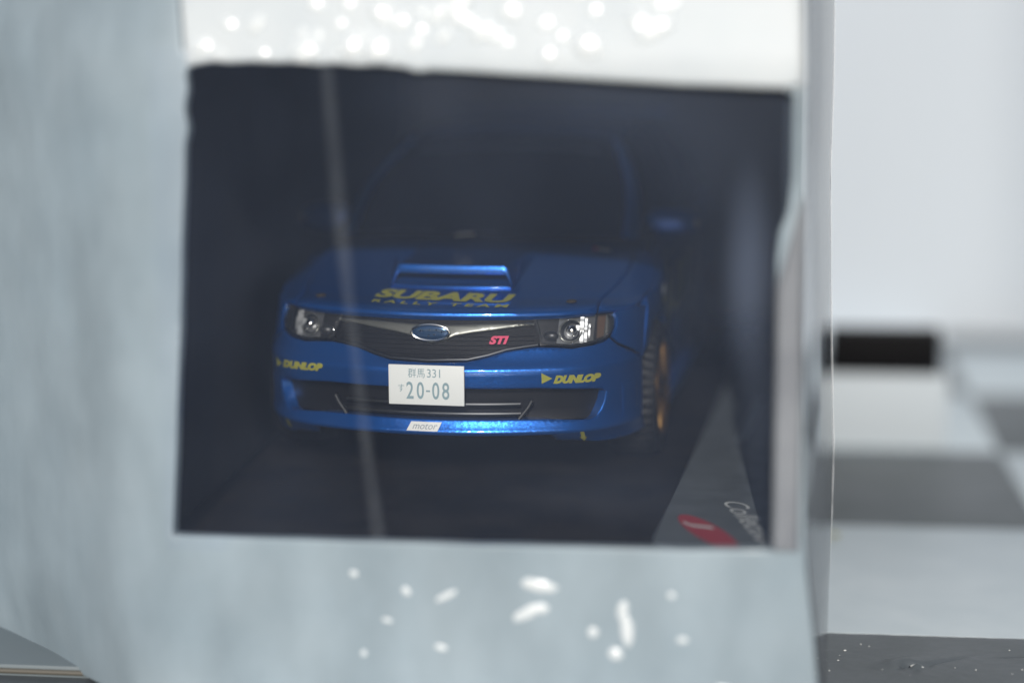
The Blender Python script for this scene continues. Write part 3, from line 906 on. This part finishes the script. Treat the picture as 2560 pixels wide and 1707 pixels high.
# mouth: floor, side cheeks, and a dark throat
g = G()
def mouthf(u, v):
    x = (u * 2 - 1) * 274
    y = 470 + 130 * v
    z0 = top(x / .99, 440 - 108).z
    return cm((x, y, top(x / .99, y - 108).z + 5 + 30 * v * v))
g.grid(mouthf, 20, 6)
part(g, 'scoop_floor', M['paint'])
g = G()
def throat(u, v):
    x = (u * 2 - 1) * 276
    return cm((x, 590, top(x / .99, 480).z + 6 + v * 46))
g.grid(throat, 12, 2)
part(g, 'scoop_throat', M['black'])
g = G()
for s in (1, -1):
    def cheek(u, v, s=s):
        x = s * (276 + 10 * sin(v * pi / 2)); y = 452 + u * 180 + (1 - u) * 34 * v
        zb = top(x / .99, y - 108).z
        return cm((x + s * 4 * u, y, zb + v * (88 * min(1, .25 + u * 1.2))))
    part(G().grid(cheek, 8, 6), 'scoop_cheek', M['paint'], ang=60)
g = G().tube([cm(top(x / .99, 462 - 108 - 12 * (1 - (x / 280) ** 2)) + Vector((0, 0, 3))) for x in range(-275, 276, 25)], 6.5 * K, 8)
part(g, 'scoop_sill', M['paint'], ang=60)

# --- hood lettering
def hoodmap(x0, x1, tb0, tt0, tb1, tt1):
    def fn(u, v):
        tb = tb0 + (tb1 - tb0) * u; tt = tt0 + (tt1 - tt0) * u
        q = top(*U((x0 + (x1 - x0) * u) / 838 * 1.0, tb + (tt - tb) * v)); q.z += 2.5
        return cm(q)
    return fn
printed('hood_letter', 'SUBARU', hoodmap(-330, 322, .157, .262, .112, .228), M['yellow'], car, shear=.16, offset=.045, split=True)
printed('hood_letter', 'R A L L Y   T E A M', hoodmap(-318, 316, .083, .122, .052, .090), M['yellow'], car, shear=.10, offset=.03, split=True)
# --- bumper lettering and marks
def Fm(x0, z0, x1, z1, h, o=-4):
    dx, dz = x1 - x0, z1 - z0; L = sqrt(dx * dx + dz * dz)
    def fn(u, v): return cm(F(x0 + dx * u - dz / L * h * v, z0 + dz * u + dx / L * h * v, o))
    return fn
printed('bumper_letter', 'DUNLOP', Fm(533, 478, 722, 473, 38), M['yellow'], car, shear=.35, offset=.085, split=True)
printed('bumper_letter', 'DUNLOP', Fm(-718, 494, -488, 505, 36), M['yellow'], car, shear=.35, offset=.085, split=True)
for pts in ([(486, 528), (486, 480), (530, 502)], [(-767, 527), (-767, 482), (-726, 507)]):
    part(panel(pts, lambda x, z: cm(F(x, z, -4)), 12, inward=FRONT), 'bumper_arrow', M['yellow'])
for cx in (649, -703):
    ar = [(cx - 8, 258), (cx + 8, 258), (cx + 8, 228), (cx + 15, 228), (cx, 203), (cx - 15, 228), (cx - 8, 228)]
    part(panel(ar, lambda x, z: cm(F(x, z, -4)), 10, inward=FRONT), 'tow_arrow', M['yellow'])
st = part(panel([(-76, 311), (60, 311), (43, 273), (-95, 273)], lambda x, z: cm(F(x, z, -5)), 12, inward=FRONT), 'lip_sticker', M['whitedecal'])
printed('sticker_print', 'motor', Fm(-68, 281, 42, 281, 22, -7), M['greyprint'], st, shear=.3, split=True)
# --- licence plate
PY = F(0, 478).y - 14
pl = part(G().box(-167 * K, 167 * K, (PY - 5) * K, (PY + 5) * K, 391 * K, 565 * K, 3 * K), 'licence_plate', M['plate'], ang=50)
part(G().box(-150 * K, 150 * K, (PY + 5) * K, (PY + 40) * K, 400 * K, 552 * K, 2 * K), 'plate_bracket', M['black'])
def Pm(x0, x1, z0, z1): return lambda u, v: cm((x0 + (x1 - x0) * u, PY - 6.2, z0 + (z1 - z0) * v))
printed('plate_region', '\u7fa4\u99ac', Pm(-80, -6, 510, 551), M['plategreen'], pl)
printed('plate_class', '331', Pm(4, 62, 512, 549), M['plategreen'], pl)
printed('plate_kana', '\u3059', Pm(-124, -98, 447, 480), M['plategreen'], pl)
for body, x0, x1 in (('2', -88, -56), ('0', -42, -10), ('0', 26, 58), ('8', 70, 102)):
    printed('plate_digit', body, Pm(x0, x1, 417, 492), M['plategreen'], pl, offset=.012)
printed('plate_dash', '-', Pm(-1, 17, 449, 456), M['plategreen'], pl)
# --- body sides with wheel arches
xm_ = pch([(300, 850), (500, 864), (560, 868), (740, 884), (905, 897), (1080, 892), (1260, 884), (1700, 872), (2600, 873), (3200, 885), (3530, 899), (3850, 885), (4150, 840), (4415, 740)])
xsB = pch([(435, 790), (560, 838), (740, 862), (905, 870), (1080, 862), (1250, 845), (1700, 822), (2600, 815), (3500, 838), (4000, 800), (4350, 735), (4415, 700)])
zsB = pch([(435, 752), (560, 772), (740, 792), (905, 808), (1080, 835), (1250, 875), (1700, 912), (2600, 938), (3500, 962), (4000, 975), (4415, 965)])
def sidepos(y, z, s):
    zs = zsB(y); xs = xsB(y); xw = xm_(y)
    xw2 = xw - (.00012 * max(0, 430 - z) ** 2) * 3
    xw2 -= 10 * math.exp(-((z - 520) / 40) ** 2) * (1 if 1300 < y < 3100 else 0)
    if z > zs - 115:
        q = min(1, (z - (zs - 115)) / 115)
        x = xs + (xw2 - xs) * sqrt(max(0, 1 - q * q))
    else: x = xw2
    return Vector((s * x, y, z))
def arc(yc, r, z0, n_=22):
    th = math.asin((z0 - 322) / r)
    a0, a1 = pi - th, th
    return [(yc + r * cos(a0 + (a1 - a0) * k / n_), 322 + r * sin(a0 + (a1 - a0) * k / n_)) for k in range(n_ + 1)]
def side_outline():
    out = [(sweep(866) + prof(z) + 6, z) for z in (535, 600, 660, 720, 745)]
    ys = [700, 800, 905, 1000, 1080, 1250, 1500, 1700, 2200, 2600, 3000, 3500, 3800, 4000, 4200, 4400]
    out += [(y, zsB(y)) for y in ys]
    out += [(4405, 600), (4390, 330), (4200, 260)]
    out += arc(3530, 352, 255)[::-1]
    out += [(3000, 205), (2200, 200), (1400, 205)]
    out += arc(905, 352, 225)[::-1][:-2] if False else [p for p in arc(905, 352, 225)[::-1] if not (p[0] < 700 and p[1] < 531)]
    return out
so = side_outline()
for s in (1, -1):
    g = panel(so, lambda y, z, s=s: cm(sidepos(y, z, s)), 55, thick=36 * K, roll=12, drop=5 * K, inward=Vector((s, 0, 0)))
    sd_ = part(g, 'body_side', M['paint'])
    # side stickers
    def sp(poly, nm, m_, s=s, sd_=sd_):
        part(panel(poly, lambda y, z: cm(sidepos(y, z, s) + Vector((s * 3, 0, 0))), 40, inward=Vector((s, 0, 0))), nm, m_, parent=sd_)
    sp([(1330, 830), (1430, 845), (1330, 400), (1250, 430)], 'side_stripe', M['yellow'])
    sp([(1700, 800), (2350, 820), (2300, 590), (1650, 570)], 'door_sticker', M['yellow'])
    sp([(1000, 770), (1120, 790), (1130, 745), (1010, 735)], 'fender_sticker', M['whitedecal'])
    sp([(1010, 728), (1090, 738), (1095, 700), (1015, 695)], 'fender_sticker', M['yellow'])
    # sill skirt
    part(G().box(s * 850 * K if s > 0 else -895 * K, 895 * K if s > 0 else -850 * K, 1290 * K, 3140 * K, 165 * K, 225 * K, 10 * K), 'sill_skirt', M['paint'], ang=50)
# --- deck below the windows, rear
def deck(u, v):
    y = 1236 + v * 3170; x = (u * 2 - 1) * (xsB(y) - 1)
    return cm((x, y, zsB(y) + 60 * (1 - (u * 2 - 1) ** 2) * (1 - v * .6)))
part(G().grid(deck, 24, 30), 'body_deck', M['paint'], ang=60)
def rear(u, v):
    x = (u * 2 - 1); z = 250 + v * 715
    w_ = 735 - 40 * v; return cm((x * w_, 4405 + 40 * (1 - x * x) + 18 * sin(v * pi), z))
part(G().grid(rear, 24, 12), 'rear_bumper', M['paint'], ang=60)
for s in (1, -1):
    part(G().box((s * 610 - 90) * K, (s * 610 + 90) * K, 4410 * K, 4440 * K, 740 * K, 860 * K, 12 * K), 'tail_light', M['red'], ang=50)
# --- underside
part(G().box(-520 * K, 520 * K, 420 * K, 4300 * K, 190 * K, 700 * K, 20 * K), 'chassis', M['black'], ang=50)
part(G().box(-790 * K, 790 * K, 1320 * K, 3120 * K, 185 * K, 800 * K, 20 * K), 'chassis', M['black'], ang=50)
# --- wheels
def tyre_geo(sgn):
    g = G(); N_ = 120
    prof_ = [(0.0, 218), (0.06, 262), (.03, 300), (.16, 318), (.30, 322), (.70, 322), (.84, 318), (.97, 300), (.94, 262), (1.0, 218)]
    vs = []
    for k in range(N_):
        t = 2 * pi * k / N_
        for i, (w_, r) in enumerate(prof_):
            rr_ = r - (11 if (k % 3 == 0 and 3 <= i <= 6) else 0)
            vs.append(cm((sgn * (w_ - 1) * 235, rr_ * cos(t), rr_ * sin(t))))
    P_ = len(prof_)
    fs = [[k * P_ + i, k * P_ + i + 1, ((k + 1) % N_) * P_ + i + 1, ((k + 1) % N_) * P_ + i] for k in range(N_) for i in range(P_ - 1)]
    return g.add(vs, fs)
def rim_geo(sgn):
    g = G(); N_ = 48
    prof_ = [(-205, 214), (-60, 190), (-22, 205), (-4, 216), (4, 222), (0, 228), (-12, 226)]
    vs = []
    for k in range(N_):
        t = 2 * pi * k / N_
        for (w_, r) in prof_: vs.append(cm((sgn * w_, r * cos(t), r * sin(t))))
    P_ = len(prof_)
    g.add(vs, [[k * P_ + i, k * P_ + i + 1, ((k + 1) % N_) * P_ + i + 1, ((k + 1) % N_) * P_ + i] for k in range(N_) for i in range(P_ - 1)])
    for k in range(12):
        t = 2 * pi * k / 12
        ca, sa = cos(t), sin(t)
        def fn(v, ca=ca, sa=sa): return cm((sgn * v.x, v.y * ca - v.z * sa, v.y * sa + v.z * ca))
        g.box(-34, 2, 30, 212, -11, 11, 4, fn)
    g.ball((0, 0, 0), (1, 1, 1), 20, 10, fn=lambda v: cm((sgn * (v.x * 14 - 8), v.y * 52, v.z * 52)))
    return g
for s in (1, -1):
    for yc in (905, 3530):
        g = tyre_geo(s)
        w_ = part(g, 'wheel', M['tyre'], ang=30, recalc=True)
        w_.location = cm((s * (912 if yc < 2000 else 905), yc, 322))
        r_ = part(rim_geo(s), 'rim', M['gold'], ang=40, recalc=True, parent=w_)
        part(G().ball((s * -60 * K, 0, 0), (20 * K, 160 * K, 160 * K), 32, 10), 'brake_disc', M['darkmetal'], parent=w_)
# --- greenhouse
WB = lambda u: Vector((u * 722, 1142 + 130 * abs(u) ** 2.4, 985 - 22 * u * u))          # windscreen foot
WT = lambda u: Vector((u * 560, 1905 + 50 * u * u, 1432 - 42 * abs(u) ** 2.4))           # windscreen head
RT = lambda u: Vector((u * 545, 3330 + 20 * u * u, 1442 - 46 * abs(u) ** 2.4))
RB = lambda u: Vector((u * 660, 4180 - 40 * u * u, 1030 - 20 * u * u))
def lerp(a, b_, t): return a + (b_ - a) * t
def wind(u, v):
    x = (u * 2 - 1) * .925
    p = lerp(WB(x), WT(x), v); p.x *= 1 + .07 * sin(v * pi); d = Vector((0, -.5, .86)); return cm(p + d * 34 * sin(v * pi))
part(G().grid(wind, 28, 16), 'windscreen', M['darkglass'], ang=60)
def sunstrip(u, v):
    x = (u * 2 - 1) * .80; vv = .80 + v * .045
    p = lerp(WB(x), WT(x), vv); d = Vector((0, -.5, .86)); return cm(p + d * (34 * sin(vv * pi) + 3))
part(G().grid(sunstrip, 20, 1), 'screen_strip', mat('strip_dark', (0.03, 0.03, 0.04), .35), ang=60)
for s in (1, -1):
    def pillar(u, v, s=s):
        x = s * (.92 + .10 * u)
        p = lerp(WB(x), WT(x), v); d = Vector((0, -.5, .86))
        p.x *= 1 + .07 * sin(v * pi); p = p + d * (34 * sin(v * pi) + 5 * sin(u * pi)); p.y += 40 * max(0, u - .5); return cm(p)
    part(G().grid(pillar, 6, 16), 'windscreen_pillar', M['paint'], ang=60)
    def side(u, v, s=s):
        yb = 1300 + u * 2700; yt = 2000 + u * 1450
        b0 = Vector((s * (xsB(yb) - 62), yb, zsB(yb) + 6)); t0 = Vector((s * 558, yt, 1396))
        p = lerp(b0, t0, v); p.x += s * 44 * sin(v * pi); return cm(p)
    part(G().grid(side, 24, 10), 'side_window', M['darkglass'], ang=60)
    for uu in (0.0, .38, .72):
        g = G()
        g.tube([side(uu, v / 8) + Vector((s * .006, 0, 0)) for v in range(9)], 16 * K, 6)
        part(g, 'window_frame', M['black'])
    g = G()
    g.tube([cm((s * (xsB(1300 + q * 270) - 58), 1300 + q * 270, zsB(1300 + q * 270) + 4)) for q in range(11)], 12 * K, 6)
    part(g, 'window_trim', M['black'])
def roof(u, v):
    x = u * 2 - 1
    p = lerp(WT(x), RT(x), v); p.z += 38 * sin(v * pi); return cm(p)
part(G().grid(roof, 24, 20), 'roof', M['paint'], ang=60)
def rglass(u, v):
    x = u * 2 - 1
    p = lerp(RT(x), RB(x), v); p.z += 30 * sin(v * pi); return cm(p)
part(G().grid(rglass, 20, 12), 'rear_window', M['darkglass'], ang=60)
g = G().box(-640 * K, 640 * K, 3420 * K, 3650 * K, 1448 * K, 1478 * K, 12 * K)
part(g, 'roof_spoiler', M['paint'], ang=50)
# --- wipers, cowl, hood sticker
part(G().tube([cm((x, 1160 + 90 * (abs(x) / 700) ** 2, 978 - 16 * (x / 700) ** 2)) for x in range(-690, 691, 60)], 13 * K, 6), 'cowl', M['black'])
for pts in ([(-120, 1150, 992), (60, 1165, 996), (250, 1185, 1000)], [(-640, 1225, 972), (-500, 1195, 990), (-250, 1172, 996)]):
    part(G().tube([cm(p) for p in pts], 6 * K, 8), 'wiper', M['darkmetal'])
part(G().tube([cm((-128, 1132, 990)), cm((-85, 1134, 995)), cm((-40, 1136, 997))], 5 * K, 8), 'wiper_glint', M['whitedecal'])  # white rod painted in for the bright streak on the wiper
for x0, x1, m_ in ((525, 548, 'pink'), (550, 608, 'whitedecal')):
    part(panel([U(x0 / 830, .885), U(x1 / 830, .882), U(x1 / 830, .915), U(x0 / 830, .918)], lambda P, Q: cm(top(P, Q) + Vector((0, 0, 4))), 20, inward=UP), 'hood_sticker', M[m_])
for sx in (-590, 578):
    c = top(*U(sx / 838, .12))
    part(G().ball((c.x * K, c.y * K, (c.z + 4) * K), (24 * K, 34 * K, 8 * K), 16, 8), 'washer_nozzle', mat('washer_brown', (.05, .04, .03), .5))
# --- door mirrors
for s in (1, -1):
    def mf(v, s=s):
        x = v.x; k = 1 + .12 * (x / 138)
        return cm((s * (882 + x), 1500 + v.y * k + (x + 138) * .16, 1024 + v.z * 1.08 * (1 - .1 * x / 138)))
    mo = part(G().ball((0, 0, 0), (138, 66, 66), 32, 18, fn=lambda v, mf=mf: mf(Vector((math.copysign(abs(v.x / 138) ** .62 * 138, v.x), v.y, math.copysign(abs(v.z / 66) ** .8 * 66, v.z))))), 'door_mirror', M['mirrorblue'], ang=80, recalc=True)
    part(G().box(-118, 118, 58, 64, -46, 46, 2, mf), 'mirror_glass', M['darkglass'], parent=mo, recalc=True)
    part(G().tube([cm((s * 800, 1480, 985)), cm((s * 760, 1470, 965)), cm((s * 700, 1450, 950))], 22 * K, 8), 'mirror_arm', M['black'], parent=mo)
    c = cm((s * 1005, 1470, 1030))
    part(G().ball(c, (16 * K, 12 * K, 22 * K), 14, 8), 'mirror_glint', M['satin'], parent=mo)  # pale ball painted in for the bright spot on the mirror
